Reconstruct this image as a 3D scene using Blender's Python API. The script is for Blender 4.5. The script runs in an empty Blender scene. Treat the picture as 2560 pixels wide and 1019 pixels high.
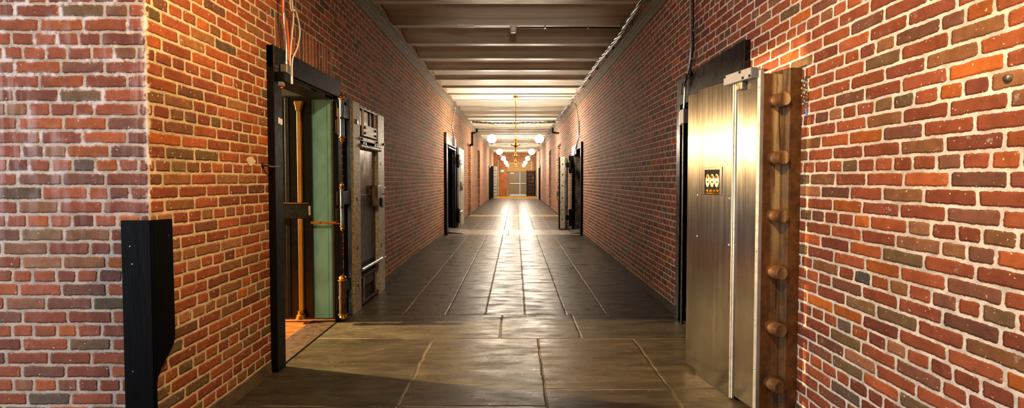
import bpy, bmesh, math, random
import numpy as np
from mathutils import Vector, Matrix

sc = bpy.context.scene
COL = sc.collection
XL, XR = -1.895, 1.773          # corridor walls
YC = 2.42                       # corner where the left return wall meets the corridor
YE = 42.0                       # far end wall
ZB = 3.85                       # underside of ceiling beams
CRS = 0.0718                    # brick course
BL = 0.2276                     # stretcher + joint
H0 = 1.282                      # centre height of a header course

# ------------------------------------------------------------------ object helpers
def link(o, parent=None):
    COL.objects.link(o)
    if parent is not None: o.parent = parent
    return o

def tag(o, label, cat, group=None):
    o['label'] = label; o['category'] = cat
    if group: o['group'] = group
    return o

def thing(name, label, cat, loc=(0, 0, 0), rz=0.0, group=None):
    o = bpy.data.objects.new(name, None)
    o.empty_display_size = 0.1
    o.location = loc; o.rotation_euler = (0, 0, rz)
    link(o)
    return tag(o, label, cat, group)

def structure(o):
    o['kind'] = 'structure'
    return o

def copy_tree(root, loc, rz=None, label=None):
    r = root.copy(); COL.objects.link(r); r.location = loc
    if rz is not None: r.rotation_euler = (0, 0, rz)
    if label: r['label'] = label
    for ch in list(root.children):
        c = ch.copy(); COL.objects.link(c); c.parent = r
        for g in list(ch.children):
            d = g.copy(); COL.objects.link(d); d.parent = c
    return r

class MB:
    def __init__(s): s.bm = bmesh.new()
    def hexa(s, pts):
        v = [s.bm.verts.new(p) for p in pts]
        for f in ((0, 3, 2, 1), (4, 5, 6, 7), (0, 1, 5, 4), (1, 2, 6, 5), (2, 3, 7, 6), (3, 0, 4, 7)):
            s.bm.faces.new([v[i] for i in f])
        return s
    def box(s, x0, x1, y0, y1, z0, z1):
        return s.hexa([(x0, y0, z0), (x1, y0, z0), (x1, y1, z0), (x0, y1, z0),
                       (x0, y0, z1), (x1, y0, z1), (x1, y1, z1), (x0, y1, z1)])
    def prism(s, poly, axis, a, b):
        """poly: 2D points; axis 0/1/2 = extrusion axis from a to b"""
        def P(u, v, w):
            return {0: (w, u, v), 1: (u, w, v), 2: (u, v, w)}[axis]
        A = [s.bm.verts.new(P(u, v, a)) for u, v in poly]
        B = [s.bm.verts.new(P(u, v, b)) for u, v in poly]
        n = len(poly)
        s.bm.faces.new(A); s.bm.faces.new(B[::-1])
        for i in range(n):
            s.bm.faces.new((A[i], B[i], B[(i + 1) % n], A[(i + 1) % n]))
        return s
    def lathe(s, prof, c=(0, 0, 0), axis='z', seg=20):
        """prof: list of (r, h) along axis"""
        rings = []
        for r, h in prof:
            ring = []
            for k in range(seg):
                a = 2 * math.pi * k / seg
                x, y = r * math.cos(a), r * math.sin(a)
                p = {'z': (x, y, h), 'x': (h, x, y), 'y': (x, h, y)}[axis]
                ring.append(s.bm.verts.new((p[0] + c[0], p[1] + c[1], p[2] + c[2])))
            rings.append(ring)
        for A, B in zip(rings, rings[1:]):
            for k in range(seg):
                s.bm.faces.new((A[k], A[(k + 1) % seg], B[(k + 1) % seg], B[k]))
        s.bm.faces.new(rings[0][::-1]); s.bm.faces.new(rings[-1])
        return s
    def cyl(s, p0, p1, r, seg=14, r1=None):
        return s.tube([p0, p1], r, seg, smooth=False, r1=r1)
    def tube(s, pts, r, seg=8, smooth=True, r1=None, sub=5):
        P = [Vector(p) for p in pts]
        if smooth and len(P) > 2:
            Q = []
            for i in range(len(P) - 1):
                p0 = P[max(i - 1, 0)]; p1 = P[i]; p2 = P[i + 1]; p3 = P[min(i + 2, len(P) - 1)]
                for k in range(sub):
                    t = k / sub
                    Q.append(0.5 * ((2 * p1) + (p2 - p0) * t + (2 * p0 - 5 * p1 + 4 * p2 - p3) * t * t + (3 * p1 - p0 - 3 * p2 + p3) * t ** 3))
            Q.append(P[-1]); P = Q
        rings = []; up = None
        for i, p in enumerate(P):
            d = (P[min(i + 1, len(P) - 1)] - P[max(i - 1, 0)]).normalized()
            if up is None:
                up = Vector((0, 0, 1)) if abs(d.z) < 0.9 else Vector((1, 0, 0))
            u = (up - d * up.dot(d)).normalized(); up = u
            w = d.cross(u)
            rr = r if r1 is None else r + (r1 - r) * i / (len(P) - 1)
            rings.append([s.bm.verts.new(p + (u * math.cos(a) + w * math.sin(a)) * rr)
                          for a in [2 * math.pi * k / seg for k in range(seg)]])
        for A, B in zip(rings, rings[1:]):
            for k in range(seg):
                s.bm.faces.new((A[k], B[k], B[(k + 1) % seg], A[(k + 1) % seg]))
        s.bm.faces.new(rings[0]); s.bm.faces.new(rings[-1][::-1])
        return s
    def ball(s, c, r, seg=20, sz=1.0):
        n = 12
        prof = [(max(r * math.sin(math.pi * k / n), 0.0004), -r * sz * math.cos(math.pi * k / n)) for k in range(n + 1)]
        return s.lathe(prof, c, 'z', seg)
    def torus(s, c, R, r, axis='y', seg=16, sx=1.0, rot=None):
        pts = []
        for k in range(seg):
            a = 2 * math.pi * k / seg
            u, v = R * math.cos(a) * sx, R * math.sin(a)
            p = {'y': (u, 0, v), 'x': (0, u, v), 'z': (u, v, 0)}[axis]
            pts.append(Vector(p))
        rings = []
        for i, p in enumerate(pts):
            d = (pts[(i + 1) % seg] - pts[i - 1]).normalized()
            n = {'y': Vector((0, 1, 0)), 'x': Vector((1, 0, 0)), 'z': Vector((0, 0, 1))}[axis]
            w = d.cross(n)
            rings.append([s.bm.verts.new(p + (n * math.cos(a) + w * math.sin(a)) * r + Vector(c)) for a in [math.pi * k / 3 for k in range(6)]])
        for i in range(seg):
            A, B = rings[i], rings[(i + 1) % seg]
            for k in range(6):
                s.bm.faces.new((A[k], B[k], B[(k + 1) % 6], A[(k + 1) % 6]))
        return s
    def build(s, name, m, parent=None, bevel=0.0, smooth=False, seg=2):
        bmesh.ops.recalc_face_normals(s.bm, faces=s.bm.faces)
        me = bpy.data.meshes.new(name); s.bm.to_mesh(me); s.bm.free()
        me.materials.append(m)
        o = bpy.data.objects.new(name, me); link(o, parent)
        if smooth:
            me.polygons.foreach_set('use_smooth', [True] * len(me.polygons))
            try: me.set_sharp_from_angle(angle=math.radians(40))
            except Exception: pass
        if bevel:
            b = o.modifiers.new('bevel', 'BEVEL'); b.width = bevel; b.segments = seg
            b.limit_method = 'ANGLE'; b.angle_limit = math.radians(50)
        return o

# ------------------------------------------------------------------ node helpers
class G:
    def __init__(s, name):
        s.m = bpy.data.materials.new(name); s.m.use_nodes = True
        s.t = s.m.node_tree; s.t.nodes.clear()
        s.out = s.t.nodes.new('ShaderNodeOutputMaterial')
    def n(s, typ, props=None, **ins):
        nd = s.t.nodes.new(typ)
        for k, v in (props or {}).items(): setattr(nd, k, v)
        for k, v in ins.items():
            k = k.replace('_', ' ')
            if k.startswith('i') and k[1:].isdigit(): sock = nd.inputs[int(k[1:])]
            else: sock = nd.inputs[k]
            if isinstance(v, bpy.types.NodeSocket): s.t.links.new(v, sock)
            else: sock.default_value = v
        return nd
    def math(s, op, a, b=None, c=None, clamp=False):
        kw = {'i0': a}
        if b is not None: kw['i1'] = b
        if c is not None: kw['i2'] = c
        return s.n('ShaderNodeMath', {'operation': op, 'use_clamp': clamp}, **kw).outputs[0]
    def vm(s, op, a, b=None, out=0):
        kw = {'i0': a}
        if b is not None: kw['i1'] = b
        return s.n('ShaderNodeVectorMath', {'operation': op}, **kw).outputs[out]
    def mix(s, fac, a, b, mode='MIX'):
        nd = s.n('ShaderNodeMix', {'data_type': 'RGBA', 'blend_type': mode})
        for i, v in ((0, fac), (6, a), (7, b)):
            if isinstance(v, bpy.types.NodeSocket): s.t.links.new(v, nd.inputs[i])
            else: nd.inputs[i].default_value = v
        return nd.outputs[2]
    def pos(s): return s.n('ShaderNodeNewGeometry').outputs['Position']
    def obj(s): return s.n('ShaderNodeTexCoord').outputs['Object']
    def noise(s, vec, scale, detail=3.0, rough=0.55, color=False):
        nd = s.n('ShaderNodeTexNoise', None, Vector=vec, Scale=scale, Detail=detail, Roughness=rough)
        return nd.outputs['Color' if color else 'Fac']
    def ramp(s, v, a, b, lo=0.0, hi=1.0, smooth=True):
        nd = s.n('ShaderNodeMapRange', {'interpolation_type': 'SMOOTHSTEP' if smooth else 'LINEAR'})
        for i, x in enumerate((v, a, b, lo, hi)):
            if isinstance(x, bpy.types.NodeSocket): s.t.links.new(x, nd.inputs[i])
            else: nd.inputs[i].default_value = x
        return nd.outputs[0]
    def scalev(s, vec, sx, sy, sz): return s.vm('MULTIPLY', vec, (sx, sy, sz))
    def bsdf(s, **kw):
        b = s.n('ShaderNodeBsdfPrincipled', None, **kw)
        s.t.links.new(b.outputs[0], s.out.inputs[0]); return b
    def bump(s, h, dist, strength=1.0):
        return s.n('ShaderNodeBump', None, Height=h, Distance=dist, Strength=strength).outputs[0]

def lin(r, g, b):
    f = lambda c: (c / 12.92 if c <= .04045 else ((c + .055) / 1.055) ** 2.4)
    return (f(r / 255), f(g / 255), f(b / 255), 1.0)

def mat(name, rgb, rough=0.6, metal=0.0, var=0.25, scale=18.0, bump=0.0, bscale=60.0, rgb2=None, stretch=(1, 1, 1), spec=0.5, coat=0.0):
    g = G(name); p = g.scalev(g.obj(), *stretch)
    n1 = g.noise(p, scale, 4.0)
    c1 = lin(*rgb)
    c2 = lin(*rgb2) if rgb2 else tuple(min(1, v * (1 - var)) for v in c1[:3]) + (1.0,)
    col = g.mix(g.ramp(n1, .35, .68), c1, c2)
    kw = dict(Base_Color=col, Roughness=g.ramp(g.noise(p, scale * 2.3), .2, .8, max(rough - .08, .02), min(rough + .1, 1)), Metallic=metal)
    kw['Specular_IOR_Level'] = spec
    if coat: kw['Coat_Weight'] = coat; kw['Coat_Roughness'] = .15
    if bump: kw['Normal'] = g.bump(g.noise(p, bscale, 4.0), bump, .7)
    g.bsdf(**kw)
    return g.m

def emat(name, rgb, strength):
    g = G(name)
    e = g.n('ShaderNodeEmission', None, Color=lin(*rgb), Strength=strength)
    g.t.links.new(e.outputs[0], g.out.inputs[0])
    return g.m

# ------------------------------------------------------------------ brick
def brick_material(name, effl=0.0, mortar=(206, 190, 160), dirt=0.0, corner=None):
    g = G(name); P = g.pos()
    uv = g.n('ShaderNodeUVMap', {'uv_map': 'buv'}).outputs[0]
    hs = g.n('ShaderNodeAttribute', {'attribute_name': 'bhs'}).outputs['Vector']
    bc = g.n('ShaderNodeAttribute', {'attribute_name': 'bcol'}).outputs['Color']
    d1 = g.vm('MULTIPLY', g.vm('SUBTRACT', g.noise(P, 11.0, 2.0, color=True), (.5, .5, .5)), (.018, .013, 0))
    d2 = g.vm('MULTIPLY', g.vm('SUBTRACT', g.noise(P, 55.0, 3.0, .7, color=True), (.5, .5, .5)), (.013, .011, 0))
    q = g.vm('ADD', g.vm('ADD', uv, d1), d2)
    q = g.vm('ABSOLUTE', q)
    q = g.vm('SUBTRACT', q, hs)
    q = g.vm('ADD', q, (.0172, .0172, 0))
    q = g.vm('MULTIPLY', q, (1, 1, 0))
    sd = g.math('SUBTRACT', g.vm('LENGTH', g.vm('MAXIMUM', q, (0, 0, 0)), out=1), .0105)
    mask = g.ramp(sd, -.0012, .0012, 1.0, 0.0)
    dome = g.ramp(sd, -.009, .001, 1.0, 0.0)
    fine = g.noise(P, 95.0, 4.0, .7)
    mid = g.noise(P, 21.0, 4.0, .6)
    low = g.noise(P, 5.5, 3.0, .6)
    col = g.mix(g.ramp(mid, .30, .72, 0.0, .55), bc, g.mix(1.0, bc, (.48, .42, .42, 1), 'MULTIPLY'))
    col = g.mix(g.ramp(low, .45, .75, 0, .35), col, g.mix(1.0, bc, (1.25, 1.15, .95, 1), 'MULTIPLY'))
    col = g.mix(g.ramp(fine, .60, .74, 0, .6), col, g.mix(1.0, bc, (.25, .2, .2, 1), 'MULTIPLY'))
    smear = g.ramp(g.noise(P, 13.0, 5.0, .75), .60, .74, 0, .45)
    mc = lin(*mortar); md = tuple(v * .55 for v in mc[:3]) + (1.0,)
    mcol = g.mix(g.ramp(g.noise(P, 16.0, 5.0, .7), .38, .66, 0, .8), mc, md)
    mcol = g.mix(g.ramp(g.noise(P, 140.0, 2.0), .55, .75, 0, .35), mcol, (.22, .16, .12, 1))
    col = g.mix(smear, col, mcol)
    # lime specks
    sp = g.ramp(g.noise(P, 62.0, 1.0, .5), .715, .735, 0, .85)
    col = g.mix(sp, col, lin(214, 196, 172))
    col = g.mix(g.math('SUBTRACT', 1.0, mask), col, mcol)
    if effl:
        st = g.noise(g.scalev(P, 14.0, 14.0, .55), 1.0, 4.0, .6)
        bl = g.noise(g.scalev(P, 2.3, 2.3, 1.7), 1.0, 3.0, .6)
        up = g.ramp(g.n('ShaderNodeSeparateXYZ', None, Vector=P).outputs[2], 0.9, 2.0, .12, 1.0)
        f = g.math('MULTIPLY', g.math('MULTIPLY', g.ramp(st, .42, .62), g.ramp(bl, .44, .62)), up)
        col = g.mix(g.math('MULTIPLY', f, effl * .5), col, lin(226, 206, 200))
        wm = g.math('MULTIPLY', g.ramp(g.noise(P, 7.0, 5.0, .75), .50, .58), g.ramp(sd, -.012, .004))
        col = g.mix(g.math('MULTIPLY', g.math('MULTIPLY', wm, up), effl * .85), col, lin(232, 224, 218))
    if corner:
        sx = g.n('ShaderNodeSeparateXYZ', None, Vector=P).outputs[0 if corner == 'x' else 1]
        near = g.ramp(sx, XL - .03, XL - .004) if corner == 'x' else g.ramp(sx, YC + .004, YC + .03, 1.0, 0.0)
        zz = g.ramp(g.n('ShaderNodeSeparateXYZ', None, Vector=P).outputs[2], 1.3, 1.45)
        col = g.mix(g.math('MULTIPLY', g.math('MULTIPLY', near, zz), g.ramp(g.noise(P, 20.0, 3.0, .6), .46, .56)), col, lin(238, 228, 214))
    if dirt:
        col = g.mix(g.ramp(g.noise(g.scalev(P, 3.0, 1.1, 2.0), 1.0, 4.0, .65), .50, .70, 0, dirt), col, g.mix(1.0, col, (.42, .37, .30, 1), 'MULTIPLY'))
    h = g.math('ADD', g.math('MULTIPLY', dome, .75), g.math('ADD', g.math('MULTIPLY', fine, .22), g.math('MULTIPLY', mid, .45)))
    g.bsdf(Base_Color=col, Roughness=g.ramp(fine, .2, .8, .72, .95), Normal=g.bump(h, .0075, .85), Specular_IOR_Level=.3)
    return g.m

PAL = [((166, 90, 60), 26), ((154, 82, 56), 24), ((174, 94, 54), 13), ((140, 76, 58), 15), ((148, 100, 68), 9),
       ((130, 84, 68), 9), ((190, 104, 46), 4), ((132, 102, 74), 4), ((158, 108, 80), 6), ((106, 88, 78), 1.5), ((116, 92, 66), 3), ((82, 78, 78), .5)]
PALW = [w for _, w in PAL]

def quads_object(name, quads, m, parent=None):
    """quads: list of (4 corners, (hx,hy), colour, [4 local uv])"""
    n = len(quads)
    co = np.array([q[0] for q in quads], dtype=np.float32).reshape(-1)
    me = bpy.data.meshes.new(name)
    me.vertices.add(4 * n); me.loops.add(4 * n); me.polygons.add(n)
    me.vertices.foreach_set('co', co)
    me.loops.foreach_set('vertex_index', np.arange(4 * n, dtype=np.int32))
    me.polygons.foreach_set('loop_start', np.arange(0, 4 * n, 4, dtype=np.int32))
    me.polygons.foreach_set('loop_total', np.full(n, 4, dtype=np.int32))
    me.update(calc_edges=True)
    uvl = me.uv_layers.new(name='buv')
    uvl.data.foreach_set('uv', np.array([q[3] for q in quads], dtype=np.float32).reshape(-1))
    a = me.attributes.new('bhs', 'FLOAT_VECTOR', 'FACE')
    a.data.foreach_set('vector', np.array([(q[1][0], q[1][1], 0) for q in quads], dtype=np.float32).reshape(-1))
    a = me.attributes.new('bcol', 'FLOAT_COLOR', 'FACE')
    a.data.foreach_set('color', np.array([q[2] for q in quads], dtype=np.float32).reshape(-1))
    me.materials.append(m)
    me.validate()
    o = bpy.data.objects.new(name, me); link(o, parent)
    return o

def brick_quads(P, s0, s1, z0, z1, holes, rng, phase=0.0, flip=False, soldier=(), blue=.84):
    """P(s, z) -> world point.  holes: (sa, sb, ztop).  soldier: (sa, sb, za, zb) zones of upright bricks."""
    out = []
    def emit(a, b, za, zb, fa, fb, fza, fzb, colour):
        # a..b, za..zb clipped rectangle; f* the full brick
        cs, cz = (fa + fb) / 2, (fza + fzb) / 2
        c = [(a, za), (b, za), (b, zb), (a, zb)]
        if flip: c = c[::-1]
        out.append(([P(s, z) for s, z in c], ((fb - fa) / 2, (fzb - fza) / 2), colour, [(s - cs, z - cz) for s, z in c]))
    def colour():
        c = rng.choices(PAL, PALW)[0][0]
        k = rng.uniform(.83, 1.05)
        return lin(min(255, c[0] * k), min(255, c[1] * k), min(255, c[2] * k * blue))
    n0 = math.floor((z0 - H0) / CRS - .5); n1 = math.ceil((z1 - H0) / CRS + .5)
    for n in range(n0, n1 + 1):
        fza, fzb = H0 + (n - .5) * CRS, H0 + (n + .5) * CRS
        za, zb = max(fza, z0), min(fzb, z1)
        if zb - za < .002: continue
        segs = [(s0, s1)]
        for (ha, hb, ht) in holes:
            if (za + zb) / 2 < ht:
                segs = [t for (a, b) in segs for t in ((a, min(b, ha)), (max(a, hb), b)) if t[1] - t[0] > .0005]
        for (ha, hb, a0, b0) in soldier:
            if a0 < (za + zb) / 2 < b0:
                segs = [t for (a, b) in segs for t in ((a, min(b, ha)), (max(a, hb), b)) if t[1] - t[0] > .0005]
        head = (n % 4 == 0)
        step = BL / 2 if head else BL
        off = phase + ((BL * .25 if head else (0 if n % 2 else BL / 2)))
        js = []; s = s0 - BL + (off % BL)
        while s < s1 + BL:
            js.append(s); s += step
            if head and rng.random() < .04: s += step
        drift = rng.uniform(-.018, .018)
        js = [j + drift + rng.uniform(-.008, .008) for j in js]
        if not head:
            k2 = []
            for a, b in zip(js, js[1:]):
                k2.append(a)
                if rng.random() < .05: k2.append((a + b) / 2)
            js = k2 + [js[-1]]
        ends = [e for t in segs for e in t]
        js = [j for j in js if all(abs(j - e) > .03 for e in ends)]
        js = [s0 - 1.0] + js + [s1 + 1.0]
        for a, b in zip(js, js[1:]):
            for (sa, sb) in segs:
                ca, cb = max(a, sa), min(b, sb)
                if cb - ca > .0002:
                    fa, fb = (sa if ca > a else a), (sb if cb < b else b)
                    emit(ca, cb, za, zb, fa, fb, fza, fzb, colour())
    for (ha, hb, a0, b0) in soldier:
        ra = H0 + (math.ceil((a0 - H0) / CRS - .5) - .0) * CRS - CRS * .5
        # snap to the same rows that were skipped
        rows = [H0 + (n - .5) * CRS for n in range(n0, n1 + 2)]
        inside = [r for r in rows if a0 < r + CRS / 2 < b0]
        lo, hi = min(inside), max(inside) + CRS
        s = ha
        while s < hb - .004:
            w = rng.uniform(.062, .078); e = min(s + w, hb)
            if hb - e < .03: e = hb
            cut = lo + (hi - lo) * rng.uniform(.40, .60) if rng.random() < .25 else None
            if cut:
                emit(s, e, lo, cut, s, e, lo, cut, colour()); emit(s, e, cut, hi, s, e, cut, hi, colour())
            else:
                emit(s, e, lo, hi, s, e, lo, hi, colour())
            s = e
    return out

M = {}
M['brick_near'] = brick_material('brick_return', effl=1.0, mortar=(200, 184, 164), corner='x')
M['brick_left'] = brick_material('brick_left', mortar=(214, 194, 158), dirt=.5, corner='y')
M['brick_right'] = brick_material('brick_right', mortar=(236, 224, 208), dirt=.3)
rng = random.Random(11)
row = lambda n: H0 + (n + .5) * CRS      # top of course n

NICHE = [(18.35, 19.9, row(22)), (23.4, 24.9, row(23))]
HL = [(3.68, 4.90, row(15)), (12.72, 14.15, row(18)), (33.2, 34.6, row(13))] + NICHE
HR = [(3.70, 4.93, row(15)), (12.60, 14.05, row(14)), (33.5, 34.9, row(13))] + NICHE

qs = brick_quads(lambda s, z: (XL, s, z), YC, YE, 0, 4.02, HL, rng, phase=.11, flip=False,
                 soldier=[(3.72, 4.86, 2.55, 2.80)])
wl = structure(quads_object('wall_left', qs, M['brick_left']))
qs = brick_quads(lambda s, z: (XR, s, z), -4.5, YE, 0, 4.02, HR, rng, phase=.05, flip=True, blue=.93)
wr = structure(quads_object('wall_right', qs, M['brick_right']))
qs = brick_quads(lambda s, z: (s, YC, z), -6.0, XL, 0, 4.02, [], rng, phase=.02, blue=.95)
wn = structure(quads_object('wall_front_left', qs, M['brick_near']))
# niche returns belong to their walls
def niche(side, a, b, top, parent):
    X = XL if side < 0 else XR; D = X + side * .135
    q = []
    q += brick_quads(lambda s, z: (D, s, z), a, b, 0, top, [], rng, flip=(side > 0))
    q += brick_quads(lambda s, z: (s, b, z), min(X, D), max(X, D), 0, top, [], rng, phase=.1, flip=False)
    q += brick_quads(lambda s, z: (s, a, z), min(X, D), max(X, D), 0, top, [], rng, phase=.1, flip=True)
    q += [([(X, a, top), (X, b, top), (D, b, top), (D, a, top)], (.2, .2), lin(120, 66, 46), [(0, 0)] * 4)]
    quads_object('niche_brickwork', q, M['brick_left'] if side < 0 else M['brick_right'], parent)
for a, b, t in NICHE:
    niche(-1, a, b, t, wl); niche(1, a, b, t, wr)

# walls around the hall behind the camera
M['plain_brick'] = mat('painted_brick', (150, 120, 95), .9, bump=.004, bscale=30)
wb = MB(); wb.box(-6.2, -6.0, -4.5, -1.9, 0, 4.02); wb.box(-6.2, -6.0, 1.4, YC, 0, 4.02); wb.box(-6.2, -6.0, -1.9, 1.4, 3.1, 4.02)
structure(wb.build('wall_side_left', M['plain_brick']))
wb = MB(); wb.box(-6.2, 1.9, -4.7, -4.5, 0, 4.02)
structure(wb.build('wall_back', M['plain_brick']))

# ------------------------------------------------------------------ floor
def stone_material(name, tintmul=(1, 1, 1, 1), rbase=.32, joint=(128, 116, 94)):
    g = G(name); P = g.pos()
    uv = g.n('ShaderNodeUVMap', {'uv_map': 'buv'}).outputs[0]
    hs = g.n('ShaderNodeAttribute', {'attribute_name': 'bhs'}).outputs['Vector']
    bc = g.n('ShaderNodeAttribute', {'attribute_name': 'bcol'}).outputs['Color']
    d1 = g.vm('MULTIPLY', g.vm('SUBTRACT', g.noise(P, 6.0, 5.0, .7, color=True), (.5, .5, .5)), (.035, .035, 0))
    q = g.vm('ABSOLUTE', g.vm('ADD', uv, d1))
    q = g.vm('MULTIPLY', g.vm('ADD', g.vm('SUBTRACT', q, hs), (.018, .018, 0)), (1, 1, 0))
    sd = g.math('SUBTRACT', g.vm('LENGTH', g.vm('MAXIMUM', q, (0, 0, 0)), out=1), .0145)
    slab = g.ramp(sd, -.0015, .0015, 1.0, 0.0)
    edge = g.ramp(sd, -.012, .001, 1.0, 0.0)
    sx = g.scalev(P, .8, 3.2, 1)
    n1 = g.noise(sx, 2.2, 6.0, .65); n2 = g.noise(P, 26.0, 4.0, .7); n3 = g.noise(g.scalev(P, 1, 4.5, 1), 3.4, 6.0, .72)
    col = g.mix(g.ramp(n1, .35, .68), bc, g.mix(1.0, bc, (.55, .52, .50, 1), 'MULTIPLY'))
    col = g.mix(g.ramp(n3, .50, .66, 0, .6), col, g.mix(1.0, bc, (1.7, 1.6, 1.35, 1), 'MULTIPLY'))
    col = g.mix(g.ramp(n2, .55, .75, 0, .5), col, g.mix(1.0, bc, (.35, .35, .35, 1), 'MULTIPLY'))
    sp = g.ramp(g.noise(P, 48.0, 1.0, .5), .765, .785, 0, .9)
    col = g.mix(sp, col, lin(190, 186, 170))
    jn = g.ramp(g.noise(P, 2.2, 3.0), .42, .60)
    jcol = g.mix(jn, lin(*joint), lin(38, 32, 25))
    col = g.mix(g.math('SUBTRACT', 1.0, slab), col, jcol)
    rough = g.ramp(g.noise(g.scalev(P, 1, 3.0, 1), 2.8, 6.0, .7), .34, .70, rbase - .07, rbase + .26)
    rough = g.math('ADD', rough, g.math('MULTIPLY', g.math('SUBTRACT', 1.0, edge), .25), clamp=True)
    h = g.math('ADD', g.math('MULTIPLY', edge, .55), g.math('ADD', g.math('MULTIPLY', n3, .42), g.math('MULTIPLY', n2, .10)))
    g.bsdf(Base_Color=col, Roughness=rough, Normal=g.bump(h, .010, .55), Specular_IOR_Level=.36)
    return g.m
M['stone'] = stone_material('flagstone')
rf = random.Random(4)
def slab(x0, x1, y0, y1, c=None):
    if c is None:
        k = rf.uniform(.84, 1.16); t = rf.uniform(-3, 3)
        c = (72 * k + t, 66 * k, 54 * k - t)
    cs, cy = (x0 + x1) / 2, (y0 + y1) / 2
    pts = [(x0, y0), (x1, y0), (x1, y1), (x0, y1)]
    return ([(x, y, 0) for x, y in pts], ((x1 - x0) / 2, (y1 - y0) / 2), lin(*c), [(x - cs, y - cy) for x, y in pts])
fq = []
YJ = 5.12
# large near slabs
for (x0, x1, ys) in ((-1.895, -.775, (.9, 2.1, 3.05, 4.36)), (-.775, .21, (.6, 1.9, 3.05, 4.36)), (.21, 1.10, (.9, 2.2, 3.30, 4.36)), (1.10, 1.773, (1.0, 2.0, 3.30, 4.36))):
    for a, b in zip(ys, ys[1:]): fq.append(slab(x0, x1, a, b))
for x0, x1 in ((-1.895, -.15), (-.15, .62), (.62, 1.773)): fq.append(slab(x0, x1, 4.36, YJ))
# area behind and beside the camera
for x0, x1 in ((-6.0, -4.8), (-4.8, -3.6), (-3.6, -2.6), (-2.6, -1.895)):
    y = -4.5
    while y < YC - .01:
        e = min(y + rf.uniform(.7, 1.2), YC); fq.append(slab(x0, x1, y, e)); y = e
for x0, x1, ye in ((-1.895, -.775, .9), (-.775, .21, .6), (.21, 1.10, .9), (1.10, 1.773, 1.0)):
    y = -4.5
    while y < ye - .01:
        e = min(y + rf.uniform(.7, 1.2), ye); fq.append(slab(x0, x1, y, e)); y = e
cols = [-1.895, -1.24, -.77, -.34, .105, .56, 1.0, 1.773]
def fill(y0, y1):
    for i, (a, b) in enumerate(zip(cols, cols[1:])):
        y = y0
        while y < y1 - .01:
            e = y + (rf.uniform(.85, 1.7) if i in (0, 6) else rf.uniform(.45, 1.1))
            if y1 - e < .3: e = y1
            dx0 = 0 if i == 0 else rf.uniform(-.0, .0)
            fq.append(slab(a, b, y, e)); y = e
fill(YJ, 12.55)
fill(13.75, 18.75)
fill(19.5, 35.0)
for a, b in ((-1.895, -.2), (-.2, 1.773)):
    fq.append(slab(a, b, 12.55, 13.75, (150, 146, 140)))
    fq.append(slab(a, b, 18.75, 19.5, (168, 150, 112)))  # yellowish slab colour stands in for light streaming out of the niches
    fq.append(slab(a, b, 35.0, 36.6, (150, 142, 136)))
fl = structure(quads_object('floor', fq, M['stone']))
# niche floors
M['ochre_floor'] = mat('ochre_floor', (196, 148, 34), .45, var=.3, scale=5, bump=.002)
structure(MB().box(XL - .2, XR + .2, 36.6, YE, -.04, 0.0).build('floor', M['ochre_floor']))
M['dark_stone'] = mat('dark_stone', (60, 52, 42), .7)
nf = MB()
for a, b, t in NICHE:
    nf.box(XL - .14, XL, a, b, -.05, 0.0); nf.box(XR, XR + .14, a, b, -.05, 0.0)
nf.build('niche_floor', M['dark_stone'], fl)

# mortar fillet along the wall feet
M['render_coat'] = mat('cement_fillet', (92, 78, 54), .92, bump=.006, bscale=22, var=.45, scale=9)
def fillet(name, segs, side):
    m = MB(); X = XL if side < 0 else XR
    for a, b in segs:
        n = max(2, int((b - a) / .35)); r = random.Random(3)
        hts = [.085 + r.uniform(-.012, .018) for _ in range(n + 1)]
        for i in range(n):
            ya, yb = a + (b - a) * i / n, a + (b - a) * (i + 1) / n
            m.hexa([(X, ya, 0), (X - side * .016, ya, 0), (X - side * .016, yb, 0), (X, yb, 0),
                    (X, ya, hts[i]), (X - side * .009, ya, hts[i]), (X - side * .009, yb, hts[i + 1]), (X, yb, hts[i + 1])])
    bmesh.ops.remove_doubles(m.bm, verts=m.bm.verts, dist=.0005)
    structure(m.build(name, M['render_coat']))
fillet('baseboard_left', [(YC, 3.57), (4.97, 12.35), (14.35, 18.35), (19.9, 23.4), (24.9, 33.0), (35, YE)], -1)
fillet('baseboard_right', [(-4.5, 3.5), (5.06, 12.25), (14.3, 18.35), (19.9, 23.4), (24.9, 33.2), (35.2, YE)], 1)

# ------------------------------------------------------------------ ceiling
def ceil_material():
    g = G('ceiling_paint'); P = g.pos()
    n = g.noise(g.scalev(P, .5, 1.6, 1), 1.1, 5.0, .65)
    c = g.mix(g.ramp(n, .42, .68, 0, .7), lin(236, 228, 214), lin(200, 190, 170))
    c = g.mix(g.ramp(g.noise(g.scalev(P, .25, 9, 1), 1.3, 3.0, .6), .5, .75, 0, .45), c, lin(130, 118, 98))
    sp = g.ramp(g.noise(P, 1.7, 4.0, .7), .68, .76, 0, .5)
    c = g.mix(sp, c, lin(120, 104, 80))
    g.bsdf(Base_Color=c, Roughness=.62, Normal=g.bump(g.noise(P, 34, 4.0), .003, .5))
    return g.m
M['ceil'] = ceil_material()
M['beam'] = mat('beam_paint', (226, 216, 196), .45, var=.2, scale=6, stretch=(.5, 3, 3), bump=.001)
cm = MB(); NB = 48; yb0 = 7.30 - .985 * 12
xs0, xs1 = XL - .12, XR + .12
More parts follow.
